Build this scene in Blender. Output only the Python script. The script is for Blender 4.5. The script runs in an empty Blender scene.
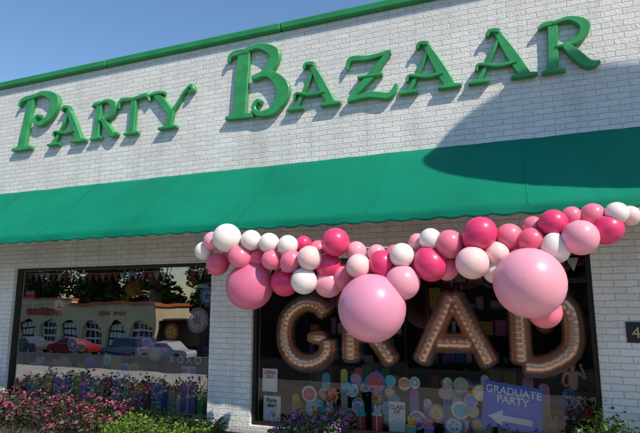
import bpy, math, random, bmesh
from mathutils import Vector, Matrix, noise
random.seed(7)
D=bpy.data; C=bpy.context
def link(o,parent=None):
    C.collection.objects.link(o)
    if parent: o.parent=parent
    return o
def empty(name,loc=(0,0,0)):
    e=D.objects.new(name,None); e.location=loc; e.empty_display_size=.2; return link(e)
# ---------------------------------------------------------------- materials
def newmat(name):
    m=D.materials.new(name); m.use_nodes=True
    return m,m.node_tree,m.node_tree.nodes['Principled BSDF']
def pmat(name,col,rough=.5,metal=0,coat=0,var=.12,nscale=6,bump=0,bscale=40,sub=0,spec=.5):
    m,nt,b=newmat(name)
    b.inputs['Roughness'].default_value=rough; b.inputs['Metallic'].default_value=metal
    b.inputs['Coat Weight'].default_value=coat; b.inputs['Coat Roughness'].default_value=.12
    b.inputs['Specular IOR Level'].default_value=spec
    tc=nt.nodes.new('ShaderNodeTexCoord')
    n=nt.nodes.new('ShaderNodeTexNoise'); n.inputs['Scale'].default_value=nscale; n.inputs['Detail'].default_value=5
    nt.links.new(tc.outputs['Object'],n.inputs['Vector'])
    r=nt.nodes.new('ShaderNodeMapRange'); r.inputs[1].default_value=.3; r.inputs[2].default_value=.7
    r.inputs[3].default_value=1-var; r.inputs[4].default_value=1+var*.4
    nt.links.new(n.outputs[0],r.inputs[0])
    mx=nt.nodes.new('ShaderNodeVectorMath'); mx.operation='SCALE'; mx.inputs[0].default_value=col[:3]
    nt.links.new(r.outputs[0],mx.inputs['Scale']); nt.links.new(mx.outputs[0],b.inputs['Base Color'])
    if sub:
        b.inputs['Subsurface Weight'].default_value=sub; b.inputs['Subsurface Scale'].default_value=.05
        b.inputs['Subsurface Radius'].default_value=(1,.4,.4)
    if bump:
        n2=nt.nodes.new('ShaderNodeTexNoise'); n2.inputs['Scale'].default_value=bscale; n2.inputs['Detail'].default_value=4
        nt.links.new(tc.outputs['Object'],n2.inputs['Vector'])
        bp=nt.nodes.new('ShaderNodeBump'); bp.inputs['Strength'].default_value=bump; bp.inputs['Distance'].default_value=.01
        nt.links.new(n2.outputs[0],bp.inputs['Height']); nt.links.new(bp.outputs[0],b.inputs['Normal'])
    return m
def brickmat():
    m,nt,b=newmat('painted_brick'); L=nt.links.new; N=nt.nodes.new
    g=N('ShaderNodeNewGeometry'); s=N('ShaderNodeSeparateXYZ'); L(g.outputs['Position'],s.inputs[0])
    a=N('ShaderNodeMath'); a.operation='ADD'; L(s.outputs[0],a.inputs[0]); L(s.outputs[1],a.inputs[1])
    c=N('ShaderNodeCombineXYZ'); L(a.outputs[0],c.inputs[0]); L(s.outputs[2],c.inputs[1])
    nz=N('ShaderNodeTexNoise'); nz.inputs['Scale'].default_value=9; nz.inputs['Detail'].default_value=4
    L(g.outputs['Position'],nz.inputs['Vector'])
    vs=N('ShaderNodeVectorMath'); vs.operation='SCALE'; vs.inputs['Scale'].default_value=.022; L(nz.outputs['Color'],vs.inputs[0])
    va=N('ShaderNodeVectorMath'); va.operation='ADD'; L(c.outputs[0],va.inputs[0]); L(vs.outputs[0],va.inputs[1])
    br=N('ShaderNodeTexBrick'); br.inputs['Scale'].default_value=1; br.inputs['Brick Width'].default_value=.213
    br.inputs['Row Height'].default_value=.0677; br.inputs['Mortar Size'].default_value=.0055; br.inputs['Mortar Smooth'].default_value=.7
    br.inputs['Bias'].default_value=0; br.inputs['Color1'].default_value=(.0,.0,.0,1); br.inputs['Color2'].default_value=(1,1,1,1); br.inputs['Mortar'].default_value=(.5,.5,.5,1)
    L(va.outputs[0],br.inputs['Vector'])
    big=N('ShaderNodeTexNoise'); big.inputs['Scale'].default_value=1.1; big.inputs['Detail'].default_value=7; L(g.outputs['Position'],big.inputs['Vector'])
    mp=N('ShaderNodeMapping'); mp.inputs['Scale'].default_value=(5,5,.45); L(g.outputs['Position'],mp.inputs[0])
    stk=N('ShaderNodeTexNoise'); stk.inputs['Scale'].default_value=1.0; stk.inputs['Detail'].default_value=6; L(mp.outputs[0],stk.inputs['Vector'])
    ms=N('ShaderNodeMapRange'); ms.inputs[1].default_value=.52; ms.inputs[2].default_value=.75; ms.inputs[3].default_value=1.0; ms.inputs[4].default_value=.84; L(stk.outputs[0],ms.inputs[0])
    fine=N('ShaderNodeTexNoise'); fine.inputs['Scale'].default_value=38; fine.inputs['Detail'].default_value=5; L(g.outputs['Position'],fine.inputs['Vector'])
    cr=N('ShaderNodeMixRGB'); cr.inputs[1].default_value=(.765,.745,.70,1); cr.inputs[2].default_value=(.87,.85,.80,1); L(br.outputs['Color'],cr.inputs[0])
    mo=N('ShaderNodeMixRGB'); mo.inputs[2].default_value=(.58,.56,.525,1); L(br.outputs['Fac'],mo.inputs[0]); L(cr.outputs[0],mo.inputs[1])
    mr=N('ShaderNodeMapRange'); mr.inputs[1].default_value=.3; mr.inputs[2].default_value=.72; mr.inputs[3].default_value=.88; mr.inputs[4].default_value=1.03; L(big.outputs[0],mr.inputs[0])
    mf=N('ShaderNodeMapRange'); mf.inputs[1].default_value=.3; mf.inputs[2].default_value=.5; mf.inputs[3].default_value=.84; mf.inputs[4].default_value=1.0; L(fine.outputs[0],mf.inputs[0])
    mm=N('ShaderNodeMath'); mm.operation='MULTIPLY'; L(mr.outputs[0],mm.inputs[0]); L(mf.outputs[0],mm.inputs[1])
    m2=N('ShaderNodeMath'); m2.operation='MULTIPLY'; L(mm.outputs[0],m2.inputs[0]); L(ms.outputs[0],m2.inputs[1])
    sc=N('ShaderNodeVectorMath'); sc.operation='SCALE'; L(mo.outputs[0],sc.inputs[0]); L(m2.outputs[0],sc.inputs['Scale'])
    L(sc.outputs[0],b.inputs['Base Color']); b.inputs['Roughness'].default_value=.6
    inv=N('ShaderNodeMath'); inv.operation='SUBTRACT'; inv.inputs[0].default_value=1; L(br.outputs['Fac'],inv.inputs[1])
    bw=N('ShaderNodeMath'); bw.operation='MULTIPLY_ADD'; bw.inputs[1].default_value=.4; L(br.outputs['Color'],bw.inputs[0]); L(inv.outputs[0],bw.inputs[2])
    m3=N('ShaderNodeMath'); m3.operation='MULTIPLY_ADD'; m3.inputs[1].default_value=1.2; L(fine.outputs[0],m3.inputs[0]); L(bw.outputs[0],m3.inputs[2])
    bp=N('ShaderNodeBump'); bp.inputs['Strength'].default_value=.6; bp.inputs['Distance'].default_value=.009; L(m3.outputs[0],bp.inputs['Height'])
    L(bp.outputs[0],b.inputs['Normal'])
    return m
def glassmat(name,fac,wob):
    m=D.materials.new(name); m.use_nodes=True; nt=m.node_tree; nt.nodes.clear(); N=nt.nodes.new; L=nt.links.new
    o=N('ShaderNodeOutputMaterial'); mx=N('ShaderNodeMixShader'); t=N('ShaderNodeBsdfTransparent'); g=N('ShaderNodeBsdfGlossy')
    t.inputs[0].default_value=(.97,.98,.97,1); g.inputs['Roughness'].default_value=.0; g.inputs['Color'].default_value=(1,1,1,1)
    lw=N('ShaderNodeFresnel'); lw.inputs['IOR'].default_value=1.5
    ad=N('ShaderNodeMath'); ad.operation='ADD'; ad.inputs[1].default_value=fac; ad.use_clamp=True; L(lw.outputs[0],ad.inputs[0])
    tc=N('ShaderNodeTexCoord'); nz=N('ShaderNodeTexNoise'); nz.inputs['Scale'].default_value=1.3; nz.inputs['Detail'].default_value=2; L(tc.outputs['Object'],nz.inputs['Vector'])
    bp=N('ShaderNodeBump'); bp.inputs['Strength'].default_value=wob; bp.inputs['Distance'].default_value=.05; L(nz.outputs[0],bp.inputs['Height']); L(bp.outputs[0],g.inputs['Normal'])
    L(ad.outputs[0],mx.inputs[0]); L(t.outputs[0],mx.inputs[1]); L(g.outputs[0],mx.inputs[2]); L(mx.outputs[0],o.inputs[0]); return m
BR=brickmat()
GREEN=pmat('letter_green_paint',(.036,.33,.095),.38,var=.28,nscale=5,bump=.2)
COP=pmat('coping_green_paint',(.022,.26,.075),.45,var=.2,nscale=3)
DARK=pmat('bronze_frame',(.035,.03,.027),.4,metal=.6)
BLK=pmat('black_paint',(.015,.015,.015),.4)
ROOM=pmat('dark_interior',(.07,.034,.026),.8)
CONC=pmat('concrete',(.50,.45,.38),.85,var=.25,nscale=2,bump=.4)
ASPH=pmat('asphalt',(.03,.03,.03),.9,var=.4,nscale=.4,bump=.5)
WHT=pmat('white_card',(.82,.81,.78),.5,var=.06)
STEEL=pmat('galvanised_pipe',(.4,.4,.4),.4,metal=.8)
# ---------------------------------------------------------------- mesh helpers
def mesh(name,vs,fs,mat,parent=None,smooth=False,mats=None,idx=None):
    me=D.meshes.new(name); me.from_pydata([tuple(v) for v in vs],[],fs); me.update()
    for mm in (mats or [mat]): me.materials.append(mm)
    if idx:
        for p,i in zip(me.polygons,idx): p.material_index=i
    if smooth:
        for p in me.polygons: p.use_smooth=True
    return link(D.objects.new(name,me),parent)
def box(name,x0,x1,y0,y1,z0,z1,mat,parent=None,bev=0):
    vs=[(x,y,z) for x in(x0,x1) for y in(y0,y1) for z in(z0,z1)]
    fs=[(0,1,3,2),(4,6,7,5),(0,4,5,1),(2,3,7,6),(0,2,6,4),(1,5,7,3)]
    o=mesh(name,vs,fs,mat,parent)
    if bev:
        b=o.modifiers.new('b','BEVEL'); b.width=bev; b.segments=2
    return o
def catmull(pts,n=8):
    P=[pts[0]]+list(pts)+[pts[-1]]; out=[]
    if len(pts)==2: n=3
    for i in range(1,len(P)-2):
        for k in range(n):
            t=k/n; r=[]
            for j in range(len(pts[0])):
                a,b,c,d=P[i-1][j],P[i][j],P[i+1][j],P[i+2][j]
                r.append(.5*((2*b)+(-a+c)*t+(2*a-5*b+4*c-d)*t*t+(-a+3*b-3*c+d)*t**3))
            out.append(r)
    out.append(list(pts[-1])); return out
def tube(name,pts,r,mat,parent=None,res=4,smoothpts=True,n=8):
    cu=D.curves.new(name,'CURVE'); cu.dimensions='3D'; cu.bevel_depth=1; cu.bevel_resolution=res; cu.use_fill_caps=True
    if smoothpts: pts=catmull(pts,n)
    sp=cu.splines.new('POLY'); sp.points.add(len(pts)-1)
    for q,p in zip(sp.points,pts):
        q.co=(p[0],p[1],p[2],1); q.radius=(p[3] if len(p)>3 else r)
    sp.use_smooth=True
    cu.materials.append(mat); return link(D.objects.new(name,cu),parent)
def text(name,body,x,y,z,size,mat,parent=None,align='CENTER',rot=(math.radians(90),0,0),ext=.001):
    t=D.curves.new(name,'FONT'); t.body=body; t.size=size; t.align_x=align; t.extrude=ext; t.materials.append(mat); t.space_line=.85
    o=link(D.objects.new(name,t),parent); o.location=(x,y,z); o.rotation_euler=rot; return o
# ---------------------------------------------------------------- ground
prof=[(300,-.13),(-8,-.13),(-10,-.3),(-14,-1.0),(-24,-2.7),(-40,-2.85),(-400,-2.85)]
vs=[];fs=[]
for y,z in prof: vs+=[(-400,y,z),(400,y,z)]
for i in range(len(prof)-1): fs.append((2*i,2*i+1,2*i+3,2*i+2))
mesh('ground',vs,fs,ASPH)
box('sidewalk',-20,12,-4.6,0,-.2,0,CONC,None,.02)
bed=empty('planting_bed')
box('kerb',-9,3,-.92,-.86,0,.1,CONC,bed)
box('soil',-9,3,-.86,-.02,0,.07,pmat('soil',(.05,.035,.025),.95),bed)
# ---------------------------------------------------------------- building
B=empty('brick_storefront')
WX=(-7.57,-3.90,-3.28,.65)
ZT=2.2; ZB=.16; XL,XR=-15,9
box('upper_wall',XL,XR,0,.25,ZT,5.34,BR,B)
box('wall_pier_a',XL,WX[0],0,.25,0,ZT,BR,B)
box('wall_pier_b',WX[1],WX[2],0,.25,0,ZT,BR,B)
box('wall_pier_c',WX[3],XR,0,.25,0,ZT,BR,B)
box('sill_wall_a',WX[0],WX[1],0,.25,0,ZB,BR,B)
box('sill_wall_b',WX[2],WX[3],0,.25,0,ZB,BR,B)
box('side_wall_a',XL,XL+.25,.25,12,0,5.34,BR,B); box('side_wall_b',XR-.25,XR,.25,12,0,5.34,BR,B)
box('rear_wall',XL+.25,XR-.25,11.75,12,0,5.34,BR,B)
box('roof_deck',XL+.25,XR-.25,.25,11.75,4.9,5.0,ASPH,B)
x=XL-.1; k=0
while x<XR+.1:
    x2=min(x+3.05,XR+.1)
    box('coping_%d'%k,x,x2-.004,-.07,.34,5.342,5.45,COP,B,.02); x=x2;k+=1
box('room_floor',XL+.25,XR-.25,.25,6,-.02,.14,ROOM,B); box('room_ceiling',XL+.25,XR-.25,.252,6,2.9,3.0,ROOM,B)
box('room_back',XL+.25,XR-.25,6.002,6.1,-.02,3.0,ROOM,B)
box('partition',-3.72,-3.46,.26,6,.15,2.9,ROOM,B)
for (a,b,nm,fc,wb) in ((WX[0],WX[1],'a',.30,.04),(WX[2],WX[3],'b',.015,.03)):
    w=.045
    box('frame_l'+nm,a+.002,a+w,.05,.14,ZB,ZT-.001,DARK,B,.004); box('frame_r'+nm,b-w,b-.002,.05,.14,ZB,ZT-.001,DARK,B,.004)
    box('frame_t'+nm,a+w,b-w,.053,.137,ZT-w,ZT-.002,DARK,B,.004); box('frame_b'+nm,a+w,b-w,.053,.137,ZB+.002,ZB+w,DARK,B,.004)
    mesh('window_glass_'+nm,[(a+w,.095,ZB+w),(b-w,.095,ZB+w),(b-w,.095,ZT-w),(a+w,.095,ZT-w)],[(0,1,2,3)],glassmat('window_glass_'+nm,fc,wb),B)
# ---------------------------------------------------------------- awning
A=empty('green_awning')
aw,nt,b=newmat('awning_canvas'); N=nt.nodes.new; L=nt.links.new
g=N('ShaderNodeNewGeometry'); nz=N('ShaderNodeTexNoise'); nz.inputs['Scale'].default_value=1.2; nz.inputs['Detail'].default_value=7; L(g.outputs['Position'],nz.inputs['Vector'])
mr=N('ShaderNodeMapRange'); mr.inputs[1].default_value=.3; mr.inputs[2].default_value=.7; mr.inputs[3].default_value=.82; mr.inputs[4].default_value=1.06; L(nz.outputs[0],mr.inputs[0])
sc=N('ShaderNodeVectorMath'); sc.operation='SCALE'; sc.inputs[0].default_value=(.0,.20,.115); L(mr.outputs[0],sc.inputs['Scale']); L(sc.outputs[0],b.inputs['Base Color'])
b.inputs['Roughness'].default_value=.75; b.inputs['Specular IOR Level'].default_value=.15
wv=N('ShaderNodeTexNoise'); wv.inputs['Scale'].default_value=260; L(g.outputs['Position'],wv.inputs['Vector']); bp=N('ShaderNodeBump'); bp.inputs['Strength'].default_value=.2; bp.inputs['Distance'].default_value=.003
L(wv.outputs[0],bp.inputs['Height']); L(bp.outputs[0],b.inputs['Normal'])
ZA,ZE=3.456,2.545
def awn(x,t,up=0):
    sag=.018*math.sin(math.pi*t)*(1+.6*math.sin(x*1.9))+.012*noise.noise(Vector((x*1.8,t*1.2,3)))+.004*noise.noise(Vector((x*9,t*2,7)))
    return (x,-t*1.0-up*.7,ZA+(ZE-ZA)*t-sag+up*.7)
NX=700; X0,X1=-14.5,8.5; vs=[];fs=[]; T=[0,.05,.15,.3,.45,.6,.75,.88,.96,1]
for i in range(NX+1):
    x=X0+(X1-X0)*i/NX
    for t in T: vs.append(awn(x,t))
    ph=(x/.24)%1.0; sca=.024*abs(math.sin(math.pi*ph))
    wob=.008*math.sin(x*5.1)+.005*math.sin(x*13)
    for q in(.3,.7,1): vs.append((x,-1.0-.012*q+wob*q,ZE-.012-(.068+sca)*q))
m_=len(T)+3
for i in range(NX):
    for j in range(m_-1): fs.append((i*m_+j,i*m_+j+1,(i+1)*m_+j+1,(i+1)*m_+j))
o=mesh('canvas',vs,fs,aw,A,True); s=o.modifiers.new('s','SOLIDIFY'); s.thickness=.004; s.offset=-1
k=0; x=X0+.9
while x<X1:
    vs=[];fs=[]
    for t in T: vs+=[awn(x-.011,t,.0035),awn(x+.011,t,.0035)]
    for j in range(len(T)-1): fs.append((2*j,2*j+2,2*j+3,2*j+1))
    mesh('seam_%d'%k,vs,fs,aw,A); x+=1.52; k+=1
tube('front_rail',[(X0,-.975,ZE-.045),(X1,-.975,ZE-.045)],.018,STEEL,A,smoothpts=False)
for k in range(13):
    x=X0+.4+k*1.85
    tube('rafter_%d'%k,[(x,-.02,ZA-.07),(x,-.95,ZE-.03)],.014,STEEL,A,smoothpts=False)
for x in(X0,X1):
    mesh('end_panel',[(x,-.002,ZA-.01),(x,-.98,ZE-.02),(x,-.98,ZE-.08),(x,-.002,ZE-.08)],[(0,1,2,3)],aw,A)
# ---------------------------------------------------------------- letters
G={}
G['P']=[[(.34,.93,.15),(.27,.5,.165),(.21,.05,.18)],[(.0,.03,.05),(.2,.035,.08),(.46,.03,.05)],[(.06,.84,.04),(.14,.95,.08),(.42,.97,.08)],
 [(.3,.95,.06),(.62,1.0,.09),(.9,.84,.17),(.84,.58,.14),(.62,.44,.09),(.47,.5,.06),(.52,.6,.05),(.6,.58,.05)]]
G['A']=[[(.52,.98,.06),(.34,.5,.075),(.13,.06,.09)],[(.44,1.03,.10),(.66,.5,.19),(.85,.05,.19)],[(-.04,.03,.06),(.12,.04,.075),(.3,.03,.06)],[(.64,.03,.06),(.86,.04,.09),(1.04,.03,.06)],
 [(.10,.26,.05),(.16,.38,.06),(.45,.30,.07),(.74,.33,.07)],[(.5,1.0,.09),(.36,1.03,.08),(.3,.93,.06)]]
G['R']=[[(.27,.93,.17),(.25,.5,.17),(.22,.05,.18)],[(.02,.03,.06),(.22,.04,.08),(.44,.03,.06)],[(.02,.9,.05),(.12,.96,.09),(.38,.97,.08)],
 [(.28,.96,.07),(.58,1.0,.09),(.82,.84,.17),(.74,.6,.13),(.5,.5,.08),(.3,.5,.05)],[(.44,.52,.1),(.62,.3,.17),(.84,.07,.15),(1.03,.08,.05)]]
G['T']=[[(.5,.95,.16),(.49,.5,.16),(.47,.05,.17)],[(.24,.03,.06),(.47,.04,.08),(.72,.03,.06)],[(-.01,.74,.05),(.07,.94,.10),(.5,.93,.09),(.92,.97,.10),(1.03,.8,.05)]]
G['Y']=[[(.1,.95,.15),(.3,.68,.17),(.5,.4,.16)],[(.98,1.02,.10),(.80,.86,.07),(.66,.62,.07),(.5,.4,.09)],[(.51,.45,.15),(.45,.05,.16)],[(-.06,.94,.06),(.1,.97,.08),(.32,.95,.06)],[(.22,.03,.06),(.44,.04,.08),(.68,.03,.06)],[(.98,1.02,.10),(1.04,.9,.08),(.94,.84,.06)]]
G['B']=[[(.30,.95,.18),(.27,.5,.19),(.24,.05,.19)],[(.0,.03,.05),(.24,.035,.08),(.5,.02,.06)],[(.02,.86,.04),(.1,.96,.08),(.4,.97,.08)],
 [(.28,.97,.06),(.58,1.0,.08),(.84,.85,.15),(.74,.63,.11),(.46,.54,.06)],[(.46,.55,.06),(.76,.57,.10),(1.0,.32,.18),(.86,.06,.12),(.60,.02,.07),(.50,.12,.06),(.56,.21,.05),(.64,.18,.045)]]
G['Z']=[[(.03,.72,.04),(.12,.93,.11),(.5,.9,.10),(.93,.95,.09)],[(.9,.95,.08),(.52,.5,.16),(.08,.06,.09)],[(.05,.05,.08),(.5,.1,.12),(.88,.03,.12),(1.03,.24,.05)],[(.26,.5,.06),(.76,.5,.06)]]
def glyph(name,ch,x0,x1,z0,h,parent,depth=.06):
    vs=[];fs=[];w=x1-x0
    for si,st in enumerate(G[ch]):
        pts=catmull([(p[0]*w,p[1]*h,p[2]*h*1.06) for p in st],9)
        dz=.004*si; base=len(vs); n=len(pts); bv=.009
        for i,p in enumerate(pts):
            q0=pts[max(i-1,0)];q1=pts[min(i+1,n-1)]
            t=Vector((q1[0]-q0[0],q1[1]-q0[1])).normalized(); nn=Vector((-t.y,t.x)); hw=max(p[2]/2,.013)
            for off,y in((-hw,0),(-hw,-(depth-bv+dz)),(-hw+bv,-(depth+dz)),(hw-bv,-(depth+dz)),(hw,-(depth-bv+dz)),(hw,0)):
                vs.append((x0+p[0]+nn.x*off, y-.012, z0+p[1]+nn.y*off))
        for i in range(n-1):
            for j in range(5):
                a=base+i*6+j; fs.append((a,a+6,a+7,a+1))
        fs.append(tuple(base+j for j in range(6))); fs.append(tuple(base+(n-1)*6+5-j for j in range(6)))
    o=mesh(name,vs,fs,GREEN,parent)
    bm=bmesh.new(); bm.from_mesh(o.data); bmesh.ops.recalc_face_normals(bm,faces=bm.faces); bm.to_mesh(o.data); bm.free()
S=empty('shop_name_sign')
for nm,ch,x0,x1,h in (('letter_p','P',-7.83,-6.86,.93),('letter_a','A',-7.0,-6.26,.60),('letter_r','R',-6.16,-5.62,.60),('letter_t','T',-5.62,-5.06,.60),('letter_y','Y',-5.0,-4.3,.60),
    ('letter_b','B',-3.72,-2.84,1.0),('letter_a2','A',-2.75,-2.06,.60),('letter_z','Z',-1.97,-1.33,.62),('letter_a3','A',-1.25,-.57,.60),('letter_a4','A',-.44,.25,.60),('letter_r2','R',.31,.88,.60)):
    glyph(nm,ch,x0,x1,4.15,h,S)
# ---------------------------------------------------------------- made-up oval sign on a pole, out of view, casting the round awning shadow
P=empty('oval_shadow_caster')
n=48; vs=[];fs=[]
for y in(-2.3,-2.1):
    for i in range(n): a=2*math.pi*i/n; vs.append((4.37+1.95*math.cos(a),y,6.93+1.6*math.sin(a)))
fs=[tuple(range(n)),tuple(range(2*n-1,n-1,-1))]+[(i,i+n,(i+1)%n+n,(i+1)%n) for i in range(n)]
mesh('face',vs,fs,pmat('caster_red',(.5,.05,.04),.4),P)
text('label','SHOES',4.37,-2.305,6.7,.9,WHT,P)
tube('pole',[(4.9,-2.2,-.1),(4.9,-2.2,5.6)],.09,STEEL,P,smoothpts=False)
# ---------------------------------------------------------------- balloons
def bmat(name,col,rough=.36):
    return pmat(name,col,rough,coat=.2,var=.06,nscale=2,sub=.35,spec=.4)
BM={'W':bmat('pearl_latex',(.87,.79,.73)),'P':bmat('blush_latex',(.88,.60,.58)),'L':bmat('light_pink_latex',(.86,.37,.46)),'M':bmat('rose_latex',(.82,.20,.30)),'H':bmat('hot_pink_latex',(.75,.05,.17)),'V':bmat('mauve_latex',(.74,.30,.43)),'C':bmat('coral_latex',(.80,.13,.22)),'K':bmat('deep_rose_latex',(.66,.16,.28))}
def balloon_mesh():
    vs=[];fs=[];n=32;m=24
    prof=[]
    for i in range(m+1):
        a=math.pi*i/m; r=math.sin(a); z=math.cos(a)
        if z<0: z*=1.0+.16*(-z)**2*1.0
        if a>math.pi*.55: r*=1-.10*((a-math.pi*.55)/(math.pi*.45))**1.2
        prof.append((r,z))
    prof[-1]=(.035,-1.17); prof+= [(.03,-1.20),(.075,-1.25),(.06,-1.27),(.001,-1.26)]
    for r,z in prof:
        for k in range(n): b=2*math.pi*k/n; vs.append((r*math.cos(b),r*math.sin(b),z))
    for i in range(len(prof)-1):
        for k in range(n): fs.append((i*n+k,(i+1)*n+k,(i+1)*n+(k+1)%n,i*n+(k+1)%n))
    return vs,fs
BV,BF=balloon_mesh(); cache={}
def balloon(x,y,z,r,c,parent,i):
    if c=='H' and i%3==0: c='C'
    if c not in cache:
        me=D.meshes.new('balloon_'+c); me.from_pydata(BV,[],BF)
        for p in me.polygons: p.use_smooth=True
        me.materials.append(BM[c]); cache[c]=me
    o=link(D.objects.new('balloon_%d'%i,cache[c]),parent); o.location=(x,y,z); o.scale=(r*1.03,r*1.03,r*random.uniform(1.03,1.10))
    tgt=Vector((x+random.uniform(-.1,.1),-1.02,z+random.uniform(-.15,.1)))-Vector((x,y,z))
    tgt+=Vector((random.uniform(-.05,.05),.12,random.uniform(-.05,.05)))
    if i%6==4: tgt=Vector((random.uniform(-.2,.2),-.05,-.2 if i%4 else .2))
    o.rotation_euler=(-tgt).to_track_quat('Z','Y').to_euler()
BL=[(-2.88,-1.30,2.33,.147,'W'),(-3.12,-1.20,2.32,.098,'L'),(-3.26,-1.15,2.22,.099,'W'),(-3.08,-1.15,2.07,.119,'H'),(-2.75,-1.25,2.13,.115,'M'),(-2.62,-1.25,2.30,.104,'W'),(-2.60,-1.15,2.12,.095,'H'),(-2.41,-1.25,2.26,.103,'W'),(-2.38,-1.25,2.09,.102,'M'),(-2.20,-1.25,2.23,.101,'W'),(-2.16,-1.25,2.07,.110,'M'),(-2.07,-1.15,2.25,.081,'H'),(-1.94,-1.30,2.09,.117,'P'),(-1.69,-1.25,2.24,.136,'H'),(-1.80,-1.15,2.02,.129,'H'),
(-2.02,-1.25,1.87,.128,'W'),(-2.71,-1.10,1.83,.243,'K'),(-2.30,-1.10,1.87,.144,'H'),(-1.82,-1.10,1.85,.140,'L'),(-1.65,-1.10,1.90,.128,'M'),(-1.51,-1.15,2.15,.098,'L'),(-1.46,-1.25,2.00,.114,'P'),(-1.24,-1.20,2.02,.123,'H'),(-1.32,-1.10,2.13,.087,'L'),(-1.04,-1.25,2.09,.111,'W'),(-1.04,-1.25,1.84,.156,'L'),(-1.32,-1.30,1.61,.304,'V'),(-.93,-1.10,2.02,.094,'L'),(-.79,-1.20,2.00,.146,'H'),(-.78,-1.20,2.23,.101,'W'),(-.92,-1.10,2.22,.085,'L'),(-.61,-1.20,2.18,.127,'M'),(-.66,-1.10,1.96,.101,'M'),(-.41,-1.30,2.00,.139,'P'),(-.34,-1.25,2.26,.141,'H'),
(-.21,-1.20,2.08,.105,'P'),(-.23,-1.15,1.93,.106,'W'),(-.10,-1.15,2.23,.115,'M'),(.04,-1.30,1.82,.283,'L'),(.08,-1.20,2.18,.112,'H'),(.26,-1.25,2.10,.117,'W'),(.26,-1.20,2.32,.119,'H'),(.10,-1.10,2.32,.088,'M'),(.45,-1.30,2.18,.139,'L'),(.41,-1.15,2.38,.085,'M'),(.57,-1.15,2.38,.101,'M'),(.67,-1.20,2.25,.115,'H'),(.74,-1.20,2.38,.090,'W'),(.15,-1.05,1.58,.138,'M'),(-.51,-1.05,2.14,.093,'L'),(-.02,-1.10,2.07,.106,'M'),(.84,-1.15,2.36,.082,'P'),
(-2.95,-1.05,2.18,.11,'M'),(-2.5,-1.04,2.2,.10,'H'),(-2.25,-1.04,2.15,.10,'M'),(-1.95,-1.05,2.2,.09,'M'),(-1.15,-1.05,2.12,.09,'M'),(.35,-1.05,2.25,.10,'M'),(-.38,-1.04,2.12,.10,'H'),(-1.0,-1.04,2.0,.09,'H')]
BG=empty('balloon_garland')
for i,t in enumerate(BL): balloon(*t,BG,i)
tube('garland_line',[(-3.3,-1.03,2.4),(-2.4,-1.03,2.25),(-1.5,-1.03,2.2),(-.5,-1.03,2.2),(.3,-1.03,2.3),(1.0,-1.03,2.45)],.004,WHT,BG)
# ---------------------------------------------------------------- foil letters in the window
FOIL=pmat('rose_gold_foil',(1.0,.60,.40),.3,metal=.75,var=.08,bump=.45,bscale=9)
def foil(name,strokes,x0,x1,z0,z1,r=.122):
    e=empty(name,(0,0,0)); w=x1-x0-2*r; h=z1-z0-2*r
    for i,s in enumerate(strokes):
        pts=catmull([(x0+r+p[0]*w,.30+.012*i,z0+r+p[1]*h) for p in s],10); n=len(pts)
        pp=[]
        for k,p in enumerate(pts):
            e_=min(k,n-1-k); rr=r*min(1,.5+.5*math.sqrt(min(1,e_/3.0)))*(1+.03*math.sin(k*2.1))
            pp.append((p[0],p[1],p[2],rr))
        tube('tube_%d'%i,pp,r,FOIL,e,res=8,smoothpts=False)
    tube('hang_string',[((x0+x1)/2,.30,z1-.05),((x0+x1)/2,.30,2.85)],.002,WHT,e,smoothpts=False)
foil('foil_letter_g',[[(1,.80),(.8,.97),(.45,1.0),(.1,.8),(0,.5),(.08,.2),(.4,0),(.8,.03),(1,.2),(1,.42)],[(1,.42),(.55,.42)]],-3.06,-2.23,.79,1.77)
foil('foil_letter_r',[[(0,0),(0,.25),(0,.5),(0,.75),(0,1)],[(0,1),(.5,1.0),(.9,.92),(.95,.65),(.6,.48),(.05,.46)],[(.5,.46),(.75,.25),(1,0)]],-2.16,-1.39,.81,1.83)
foil('foil_letter_a',[[(0,0),(.125,.25),(.25,.5),(.375,.75),(.5,1)],[(.5,1),(.625,.75),(.75,.5),(.875,.25),(1,0)],[(.2,.30),(.5,.30),(.8,.30)]],-1.31,-.28,.83,1.90)
foil('foil_letter_d',[[(0,0),(0,.25),(0,.5),(0,.75),(0,1)],[(0,1),(.45,1.0),(.9,.8),(1,.5),(.9,.2),(.45,0),(0,0)]],-.20,.59,.86,1.90)
# ---------------------------------------------------------------- window display things
cols=[(.75,.07,.07),(.07,.26,.8),(.88,.66,.10),(.10,.55,.2),(.84,.3,.5),(.45,.16,.6),(.85,.83,.78),(.10,.6,.7),(.88,.42,.07)]
CM=[pmat('print_%d'%i,c,.4,var=.3,nscale=25) for i,c in enumerate(cols)]
BLUE=pmat('sign_blue',(.03,.13,.62),.4)
def yard_sign(name,x0,x1,z0,z1,y,mat,lines,size,tilt=0,tm=WHT,arrow=False):
    e=empty(name,((x0+x1)/2,y,(z0+z1)/2)); w=(x1-x0)/2;h=(z1-z0)/2
    box('panel',-w,w,0,.006,-h,h,mat,e)
    t=text('lettering',lines,0,-.003,h*.52,size,tm,e); t.data.offset=.002
    if arrow:
        mesh('arrow',[(-w*.8,-.003,-h*.55),(-w*.3,-.003,-h*.2),(-w*.3,-.003,-h*.42),(w*.7,-.003,-h*.42),(w*.7,-.003,-h*.68),(-w*.3,-.003,-h*.68),(-w*.3,-.003,-h*.9)],[(0,1,2,3,4,5,6)],tm,e)
    tube('stake_1',[(-w*.6,.01,-h),(-w*.6,.01,.15-(z0+z1)/2)],.004,STEEL,e,smoothpts=False)
    tube('stake_2',[(w*.6,.01,-h),(w*.6,.01,.15-(z0+z1)/2)],.004,STEEL,e,smoothpts=False)
    e.rotation_euler=(0,tilt,0); return e
yard_sign('graduate_party_sign',-.50,.10,.32,.79,.17,BLUE,'GRADUATE\nPARTY',.108,math.radians(7),arrow=True)
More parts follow.
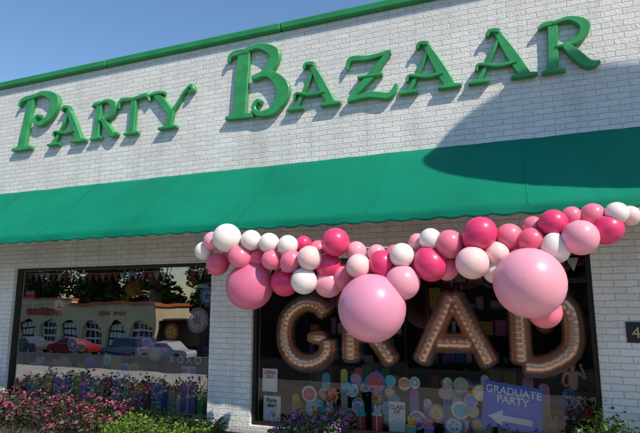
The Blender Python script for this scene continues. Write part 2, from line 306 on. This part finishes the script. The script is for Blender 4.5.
yard_sign('class_of_sign',-1.55,-1.36,.2,.53,.17,WHT,'CLASS\nOF',.06,0,BLK)
yard_sign('framed_notice',-3.19,-2.98,.55,.83,.16,WHT,'OPEN\n10-6',.06,0,CM[0])
yard_sign('doodle_poster',-3.17,-2.93,.18,.50,.16,WHT,'Party\ntime',.07,0,BLK)
yard_sign('small_red_notice',-7.45,-7.22,1.70,1.83,.12,CM[0],'SALE',.08,0,WHT)
yard_sign('tic_tac_toe_banner',-4.81,-4.15,.66,.88,.3,BLK,'X O X O',.14,0,WHT)
def plate(name,x,z,r,y,c1,c2):
    e=empty(name,(x,y,z)); n=28
    for nm,rr,yy,m in(('rim',r,0,c1),('middle',r*random.uniform(.66,.84),-.004,c2)):
        vs=[(rr*math.cos(2*math.pi*i/n),yy,rr*math.sin(2*math.pi*i/n)) for i in range(n)]+[(rr*1.04*math.cos(2*math.pi*i/n),yy+.003,rr*1.04*math.sin(2*math.pi*i/n)) for i in range(n)]
        mesh(nm,vs,[tuple(range(n))]+[(i,(i+1)%n,(i+1)%n+n,i+n) for i in range(n)],m,e)
    kind=random.randrange(4)
    if kind==0: text('motif',random.choice(['21','YAY','30','16']),0,-.008,-r*.28,r*.75,c1,e)
    elif kind==1:
        vs=[]
        for i in range(10):
            q=r*(.55 if i%2==0 else .24); a=math.pi/2+i*math.pi/5; vs.append((q*math.cos(a),-.008,q*math.sin(a)))
        mesh('star',vs,[tuple(range(10))],c1,e)
    elif kind==2:
        for i in range(5):
            a=i*1.2566; box('dot_%d'%i,r*.4*math.cos(a)-.012,r*.4*math.cos(a)+.012,-.009,-.005,r*.4*math.sin(a)-.012,r*.4*math.sin(a)+.012,c1,e,.004)
    e.rotation_euler=(random.uniform(-.15,.1),random.uniform(-.6,.6),0)
for k in range(38):
    x=random.uniform(-2.6,-.5); z=random.uniform(.28,.76); a,b_=random.sample(range(9),2)
    if random.random()<.6: a=random.choice((1,7,6))
    plate('party_plate',x,z,random.uniform(.06,.12),.19+.006*k,CM[a],CM[b_])
# standing cutouts and greeting cards
for k in range(16):
    x=-2.85+k*.215+random.uniform(-.05,.05); y=.47+.012*k; h=random.uniform(.35,.72); w=random.uniform(.09,.16); e=empty('party_cutout',(x,y,.141))
    a,b_=random.sample(range(9),2); n=14; top=[(w/2*math.cos(math.pi*i/n),0,h-w/2+w/2*math.sin(math.pi*i/n)) for i in range(n+1)]
    mesh('card',[(-w/2,0,0),(w/2,0,0)]+top,[tuple(range(n+3))],CM[a],e)
    box('band',-w*.4,w*.4,-.008,-.004,h*.35,h*.6,CM[b_],e); text('words',random.choice(['CONGRATS','GRAD','PARTY','WOW']),0,-.012,h*.44,w*.2,WHT,e)
def gift(name,x,y,z,w,h,c,c2):
    e=empty(name,(x,y,z)); box('box',-w/2,w/2,-w*.35,w*.35,0,h,c,e,.005); box('lid',-w*.53,w*.53,-w*.38,w*.38,h,h+.03,c2,e,.004)
    box('ribbon',-w*.07,w*.07,-w*.36,w*.36,.001,h-.001,c2,e)
    for sx in(-1,1): tube('bow_%d'%sx,[(0,0,h+.03),(sx*w*.22,0,h+.11),(sx*w*.3,0,h+.05),(0,0,h+.035)],.012,c2,e)
for k in range(22):
    x=-7.3+k*.152+random.uniform(-.05,.05); a,b_=random.sample(range(9),2)
    gift('gift_box',x,.26+random.uniform(0,.2),.141,random.uniform(.12,.24),random.uniform(.25,.62),CM[a],CM[b_])
for k in range(20):
    x=-7.3+k*.17; a,b_=random.sample(range(9),2); plate('paper_fan',x,random.uniform(.62,1.05),random.uniform(.07,.14),.50+.01*k,CM[a],CM[b_])
plate('pinwheel_fan',-4.3,1.42,.17,.3,CM[4],CM[6]); plate('pinwheel_fan.001',-4.75,1.25,.12,.32,CM[0],CM[2])
plate('pinwheel_fan.002',-4.15,1.75,.12,.3,CM[1],CM[6]); plate('pinwheel_fan.003',-6.9,1.62,.13,.3,CM[0],CM[6])
for k in range(6):
    x=-.3+k*.17
    a,b_=random.sample(range(9),2); gift('gift_box',x,.55+.05*(k%2),.141,.16,random.uniform(.15,.3),CM[a],CM[b_])
for k in range(9):
    a,b_=random.sample(range(9),2); gift('gift_box',-2.7+k*.2,.22,.141,.11,random.uniform(.08,.24),CM[a],CM[b_])
for sx,sy in((-6.9,2.4),(-4.9,2.7),(-2.6,2.3),(-.7,2.6),(-4.2,4.2),(1.5,3.6)):
    e=empty('stock_shelf',(sx,sy,.14)); e.rotation_euler=(0,0,random.uniform(-.35,.35))
    for i in range(5):
        box('shelf_%d'%i,-.8,.8,-.2,.2,.4*i+.2,.4*i+.22,DARK,e)
        xx=-.76
        while xx<.7:
            w=random.uniform(.05,.22)
            if random.random()<.85 and xx+w<.77: box('item_%d_%d'%(i,xx*100),xx,xx+w,-.15+random.uniform(0,.08),.1,.4*i+.222,.4*i+.222+random.uniform(.08,.34),random.choice(CM),e,.01)
            xx+=w+random.uniform(.005,.06)
    for xx in(-.8,.8): box('upright_%d'%(xx*10),xx-.02,xx+.02,-.21,.21,0,2.1,BLK,e)
for k,(x,y,z,r) in enumerate(((-6.2,1.2,1.9,.16),(-5.3,1.5,2.0,.2),(-2.95,.9,1.98,.13),(-1.9,1.2,2.0,.18),(-.1,1.0,2.0,.15),(.42,1.2,1.75,.16),(-4.5,1.8,1.95,.17),(-2.2,1.0,1.55,.12),(-.75,.9,1.2,.10),(.2,.9,1.4,.11))):
    e=empty('paper_lantern',(x,y,z)); vs=[];fs=[];n=20;m=21
    for i in range(m):
        a=math.pi*(.06+.88*i/(m-1)); rr=r*math.sin(a)*(1.0 if i%2 else .94)
        for j in range(n): vs.append((rr*math.cos(2*math.pi*j/n),rr*math.sin(2*math.pi*j/n),r*math.cos(a)))
    for i in range(m-1):
        for j in range(n): fs.append((i*n+j,i*n+(j+1)%n,(i+1)*n+(j+1)%n,(i+1)*n+j))
    mesh('shade',vs,fs,random.choice([CM[0],CM[4],CM[8],CM[2]]),e); tube('cord',[(0,0,r*.9),(0,0,2.9-z)],.003,WHT,e,smoothpts=False)
for (a,b_,nm) in((WX[0]+.1,WX[1]-.1,'a'),(WX[2]+.1,WX[3]-.1,'b')):
    e=empty('bunting'); n=int((b_-a)/.12)
    tube('cord',[(a,.15,2.13),((a+b_)/2,.15,2.1),(b_,.15,2.13)],.004,WHT,e)
    for k in range(n):
        x=a+(k+.5)*(b_-a)/n; z=2.125-.02*math.sin(math.pi*(k+.5)/n)
        mesh('flag_%d'%k,[(x-.06,.15,z),(x+.06,.15,z),(x+.01,.16,z-.14)],[(0,1,2)],random.choice([CM[0],CM[4],CM[6],CM[0]]),e)
def figure(name,x,y,z,H,skin,cloth,hairm,legm):
    e=empty(name,(x,y,z)); s=H
    def skinobj(nm,pts,edges,mat):
        me=D.meshes.new(nm); me.from_pydata([tuple(c*s for c in p[:3]) for p in pts],edges,[]); o=link(D.objects.new(nm,me),e)
        m=o.modifiers.new('s','SKIN'); sv=me.skin_vertices[0].data
        for v,p in zip(sv,pts): v.radius=(p[3]*s,p[3]*s*.8)
        sv[0].use_root=True
        q=o.modifiers.new('u','SUBSURF'); q.levels=2;q.render_levels=2; me.materials.append(mat); return o
    skinobj('shirt',[(0,0,.52,.085),(0,0,.62,.078),(0,0,.74,.095),(0,0,.82,.06),(-.12,0,.80,.042),(-.17,-.04,.66,.032),(.12,0,.80,.042),(.19,-.05,.72,.034)],[(0,1),(1,2),(2,3),(3,4),(4,5),(3,6),(6,7)],cloth)
    skinobj('arms',[(-.17,-.04,.67,.026),(-.13,-.14,.60,.022),(-.07,-.19,.66,.018)],[(0,1),(1,2)],skin)
    skinobj('arm_raised',[(.19,-.05,.72,.027),(.16,-.12,.84,.022),(.12,-.15,.94,.017)],[(0,1),(1,2)],skin)
    skinobj('trousers',[(0,0,.53,.088),(-.06,0,.46,.07),(-.07,0,.27,.048),(-.075,0,.06,.036),(.06,0,.46,.07),(.07,0,.27,.048),(.075,0,.06,.036)],[(0,1),(1,2),(2,3),(0,4),(4,5),(5,6)],legm)
    skinobj('head',[(0,0,.83,.035),(0,0,.87,.035),(0,-.005,.91,.055),(0,-.005,.95,.058),(0,0,.985,.035)],[(0,1),(1,2),(2,3),(3,4)],skin)
    skinobj('hair',[(0,.02,.95,.062),(0,.012,.985,.045),(0,.035,.90,.045)],[(0,1),(0,2)],hairm)
    for sx in(-.075,.075): skinobj('shoe_%d'%(sx*100),[(sx,.02,.025,.03),(sx,-.07,.02,.026)],[(0,1)],hairm)
    for hx,hy,hz,d in((-.07,-.19,.66,1),(.12,-.15,.94,-1)):
        for f in range(5):
            skinobj('finger_%d_%d'%(d,f),[(hx,hy,hz,.012),(hx+.01*(f-2),hy-.01,hz+.025,.006),(hx+.012*(f-2),hy-.02,hz+.04-.003*abs(f-2),.005)],[(0,1),(1,2)],skin)
figure('standing_figure',.42,.30,.42,.62,pmat('skin',(.50,.24,.14),.5),pmat('tan_shirt',(.38,.22,.12),.8),pmat('dark_hair',(.03,.02,.015),.6),pmat('trousers',(.06,.05,.06),.8))
box('display_plinth',.24,.60,.18,.44,.141,.419,DARK,None,.01)
# ---------------------------------------------------------------- house number
Hn=empty('house_number_plaque',(1.07,0,1.37)); box('plate',-.16,.16,-.016,-.002,-.10,.10,BLK,Hn,.004)
text('digits','410',0,-.018,-.055,.155,pmat('brass',(.7,.5,.25),.35,metal=.7),Hn,ext=.003)
# ---------------------------------------------------------------- plants
def leafmat(nm,c):
    return pmat(nm,c,.5,var=.35,nscale=14)
LG=leafmat('leaf_green',(.06,.13,.025)); LY=leafmat('leaf_lime',(.15,.23,.03)); LD=leafmat('leaf_dark',(.03,.05,.02)); LP=leafmat('leaf_purple',(.09,.02,.04))
FP=pmat('petal_pink',(.50,.05,.18),.5,var=.3,nscale=20); FV=pmat('petal_violet',(.30,.08,.38),.5,var=.3,nscale=20)
def plant(name,x0,x1,y0,y1,zt,n,mats,wts,size=.045,flower=0):
    vs=[];fs=[];ix=[]
    for k in range(n):
        x=random.uniform(x0,x1); y=random.uniform(y0,y1)
        top=zt*(.70+.45*noise.noise(Vector((x*3.7,y*3,5)))+.35*random.random()**3)
        u=random.random()**.55; z=.06+max(.02,top-.08)*u
        c=Vector((x,y,z)); d=Vector((random.gauss(0,1),random.gauss(0,1),random.gauss(.5,.8))).normalized(); s=size*random.uniform(.6,1.5)
        sd=d.cross(Vector((random.random(),random.random(),random.random()))).normalized()*s*.28
        b=len(vs); vs+=[c,c+d*s*.5+sd,c+d*s-Vector((0,0,s*.15)),c+d*s*.5-sd]; fs.append((b,b+1,b+2,b+3)); ix.append(random.choices(range(len(mats)),wts)[0])
        if flower and random.random()<flower and u>.75:
            for q in range(6):
                dd=Vector((random.gauss(0,1),random.gauss(0,1),random.gauss(.3,1))).normalized()*.02
                cc=c+Vector((random.gauss(0,.015),random.gauss(0,.015),random.gauss(.02,.012))); p=dd.orthogonal().normalized()*.012
                b=len(vs); vs+=[cc,cc+dd*.6+p,cc+dd*1.1,cc+dd*.6-p]; fs.append((b,b+1,b+2,b+3)); ix.append(len(mats)-1)
        if k%9==0:
            b=len(vs); vs+=[Vector((x-.003,y,.04)),Vector((x+.003,y,.04)),c+Vector((.002,0,0)),c-Vector((.002,0,0))]; fs.append((b,b+1,b+2,b+3)); ix.append(0)
    mesh(name,vs,fs,None,None,False,mats,ix)
plant('purple_flower_bed',-8.2,-4.75,-1.15,-.2,.46,12000,[LD,LP,LG,FP],[.4,.4,.15,.05],.055,.06)
plant('lime_shrub',-5.0,-3.45,-1.0,-.2,.34,7000,[LG,LY,LY],[.4,.4,.2],.045)
plant('violet_flower_bed',-2.62,-1.85,-.82,-.25,.50,2600,[LG,LD,FV],[.6,.35,.05],.05,.12)
plant('green_shrub',.35,1.3,-.82,-.2,.62,5200,[LG,LY,LG],[.5,.3,.2],.04)
plant('low_groundcover',-1.8,.3,-.8,-.3,.22,3000,[LG,LD],[.6,.4],.04)
# ---------------------------------------------------------------- across the street
GS=empty('tire_shop'); CREAM=pmat('cream_stucco',(.80,.66,.40),.8,var=.2,nscale=.5); ORG=pmat('orange_trim',(.6,.16,.05),.6); REDL=pmat('red_letters',(.6,.03,.02),.5)
gy=-35; zg=-2.84
nb=6; x0=-51; bw=3.0
box('upper_wall',x0,x0+nb*bw,gy-8,gy,zg+2.9,zg+4.3,CREAM,GS)
box('raised_parapet',x0+.3,x0+7.6,gy-.8,gy+.1,zg+4.3,zg+4.9,CREAM,GS)
box('roof_trim',x0+7.6,x0+nb*bw+.2,gy-8.2,gy+.25,zg+4.3,zg+4.6,ORG,GS)
box('roof_trim_b',x0+.2,x0+7.7,gy-.9,gy+.2,zg+4.9,zg+5.1,ORG,GS)
for i in range(nb+1):
    xx=x0+i*bw; w=.3; a=max(x0,xx-w);b_=min(x0+nb*bw,xx+w)
    box('pier_%d'%i,a,b_,gy-.5,gy,zg,zg+2.9,CREAM,GS)
    if i<nb:
        n=12; vs=[];fs=[]
        for k in range(n+1):
            t=k/n; X=xx+.3+t*(bw-.6); Z=zg+2.1+.8*math.sin(math.pi*t)*.98
            vs+=[(X,gy-.02,Z),(X,gy-.02,zg+2.9)]
        for k in range(n): fs.append((2*k,2*k+2,2*k+3,2*k+1))
        mesh('arch_%d'%i,vs,fs,CREAM,GS)
        box('door_%d'%i,xx+.3,xx+bw-.3,gy-.45,gy-.4,zg,zg+2.9,WHT if i%2 else DARK,GS)
        for r in range(3):
            for c in range(4):
                box('pane_%d_%d_%d'%(i,r,c),xx+.45+c*.55,xx+.9+c*.55,gy-.398,gy-.39,zg+.5+r*.75,zg+1.05+r*.75,DARK if i%2 else WHT,GS)
box('back_wall',x0,x0+nb*bw,gy-8,gy-7.8,zg,zg+2.9,CREAM,GS)
t=text('sign_lettering','Firestone',x0+3.9,gy+.13,zg+3.3,1.35,REDL,GS,rot=(math.radians(90),0,math.radians(180)),ext=.02); t.data.offset=.02
text('sign_lettering_b','tires  auto',x0+12.8,gy+.03,zg+3.3,.8,REDL,GS,rot=(math.radians(90),0,math.radians(180)),ext=.02)
def car(name,x,y,z,col,flip=1,suv=False):
    e=empty(name,(x,y,z)); m=pmat(name+'_paint',col,.25,coat=.6,var=.03); gl=pmat('car_glass',(.02,.025,.03),.08)
    h=1.75 if suv else 1.42
    prof=[(-2.2,.35),(-2.25,.7),(-2.1,.9),(-1.2,.98),(-.55,h-.04),(.6,h),(1.35,1.02) if not suv else (1.9,h-.1),(2.15,.95),(2.25,.65),(2.2,.35),(1.8,.28),(-1.8,.28)]
    def ext(nm,pr,w0,w1,mat):
        n=len(pr); vs=[]
        for sy in(-1,1):
            for px,pz in pr:
                w=w0 if pz<1.0 else w0+(w1-w0)*min(1,(pz-1.0)/(h-1.0)); vs.append((px*flip,sy*w,pz))
        o=mesh(nm,vs,[tuple(range(n)),tuple(range(2*n-1,n-1,-1))]+[(i,i+n,(i+1)%n+n,(i+1)%n) for i in range(n)],mat,e,False)
        bb=o.modifiers.new('b','BEVEL'); bb.width=.05; bb.segments=2
    ext('body',prof,.88,.68,m)
    top=h-.12
    gp=[(-1.02,1.02),(-.5,top),(.55,top),(1.1,1.04)] if not suv else [(-1.02,1.02),(-.5,top),(1.75,top-.05),(1.95,1.04)]
    ext('windows',gp,.895,.74,gl)
    for wx in(-1.4,1.4):
        for sy in(-1,1):
            me=D.meshes.new('wheel'); bm=bmesh.new(); bmesh.ops.create_cone(bm,cap_ends=True,segments=20,radius1=.33,radius2=.33,depth=.22); bm.to_mesh(me); bm.free(); me.materials.append(BLK)
            o=link(D.objects.new('wheel_%d_%d'%(wx*10,sy),me),e); o.location=(wx,sy*.82,.33); o.rotation_euler=(math.pi/2,0,0); bb=o.modifiers.new('b','BEVEL'); bb.width=.04
            me=D.meshes.new('hub'); bm=bmesh.new(); bmesh.ops.create_cone(bm,cap_ends=True,segments=12,radius1=.2,radius2=.17,depth=.24); bm.to_mesh(me); bm.free(); me.materials.append(STEEL)
            o=link(D.objects.new('hub_%d_%d'%(wx*10,sy),me),e); o.location=(wx,sy*.83,.33); o.rotation_euler=(math.pi/2,0,0)
car('parked_car',-36.5,-29,-2.73,(.35,.02,.02)); car('parked_car.001',-30.2,-28.5,-2.73,(.03,.06,.18),suv=True); car('parked_car.002',-26,-28,-2.73,(.6,.6,.6),-1)
car('parked_car.003',-12,-28,-2.73,(.2,.2,.2)); car('parked_car.004',-5,-28.5,-2.73,(.05,.05,.06),suv=True); car('parked_car.005',-42.5,-29.3,-2.73,(.1,.1,.12))
mesh('lane_marking',[(-300,-31.6,-2.757),(300,-31.6,-2.757),(300,-31.5,-2.756),(-300,-31.5,-2.756)],[(0,1,2,3)],WHT)
TRK=pmat('bark',(.08,.06,.045),.9)
def tree(name,x,y,z,h,r,n=3200,lo=.22):
    e=empty(name,(x,y,z)); BK=TRK
    tube('trunk',[(0,0,0,.28),(.1,0,h*.25,.22),(0,.1,h*.5,.15),(.1,0,h*.8,.05)],.2,BK,e)
    cl=[]
    for k in range(16):
        a=random.uniform(0,6.28); rr=r*random.uniform(.2,.85); c=Vector((rr*math.cos(a),rr*math.sin(a),h*random.uniform(lo,.92))); cl.append((c,r*random.uniform(.3,.5)))
        tube('limb_%d'%k,[(0,0,h*.2,.1),(c.x*.5,c.y*.5,(c.z+h*.2)/2,.06),(c.x,c.y,c.z,.02)],.05,BK,e,res=2,n=3)
    vs=[];fs=[];ix=[]
    for k in range(n):
        c,cr=random.choice(cl); d=Vector((random.gauss(0,1),random.gauss(0,1),random.gauss(0,.8))).normalized()*cr*random.random()**.4
        p=c+d; s=random.uniform(.2,.5); u=Vector((random.gauss(0,1),random.gauss(0,1),random.gauss(0,1))).normalized(); v=u.orthogonal().normalized()
        b=len(vs); vs+=[p-u*s,p+v*s*.5,p+u*s,p-v*s*.5]; fs.append((b,b+1,b+2,b+3)); ix.append(random.choice((0,0,1)))
    mesh('foliage',vs,fs,None,e,False,[LG,LD],ix)
for k in range(26):
    tree('street_tree',-92+k*4.9+random.uniform(-1.5,1.5),-50+random.uniform(-4,2),-2.85,random.uniform(11,15),random.uniform(4,5.5))
tree('street_tree',-24.5,-33.5,-2.8,7.5,2.4,1800,.4); tree('street_tree',-54.5,-33.8,-2.8,8,2.6,1800,.4)
OB=empty('brick_office_block'); OBM=pmat('dark_brick',(.16,.08,.06),.85,var=.3,nscale=2)
box('walls',-30,14,-46,-38,-2.86,3.2,OBM,OB); box('parapet',-30.2,14.2,-46.2,-37.8,3.2,3.6,CONC,OB)
for k in range(10): box('shopfront_%d'%k,-29+k*4.3,-26+k*4.3,-38.0,-37.96,-2.4,-.1,BLK,OB)
# ---------------------------------------------------------------- light
Sd=Vector((.6,-.35,.72)).normalized()
sl=D.lights.new('sun','SUN'); sl.energy=5.0; sl.angle=math.radians(.5); sl.color=(1,.90,.77)
so=link(D.objects.new('sun',sl)); so.rotation_euler=Sd.to_track_quat('Z','Y').to_euler(); so.location=(10,-8,15)
w=D.worlds.new('World'); C.scene.world=w; w.use_nodes=True; nt=w.node_tree; bg=nt.nodes['Background']
sk=nt.nodes.new('ShaderNodeTexSky'); sk.sky_type='NISHITA'; sk.sun_disc=False; sk.sun_elevation=math.asin(Sd.z); sk.sun_rotation=math.atan2(Sd.x,Sd.y)
sk.air_density=1.5; sk.dust_density=0.0; sk.ozone_density=8.0
nt.links.new(sk.outputs[0],bg.inputs[0]); bg.inputs[1].default_value=.15
# ---------------------------------------------------------------- camera
cd=D.cameras.new('camera'); cd.lens=29.25; cd.sensor_width=36; cd.clip_end=1500; cd.clip_start=.05
co=link(D.objects.new('camera',cd)); co.location=(0,-6,1.65); co.rotation_euler=(math.radians(99.5),0,math.radians(21.3)); C.scene.camera=co
sc=C.scene; sc.view_settings.view_transform='Standard'; sc.view_settings.look='None'; sc.view_settings.exposure=0
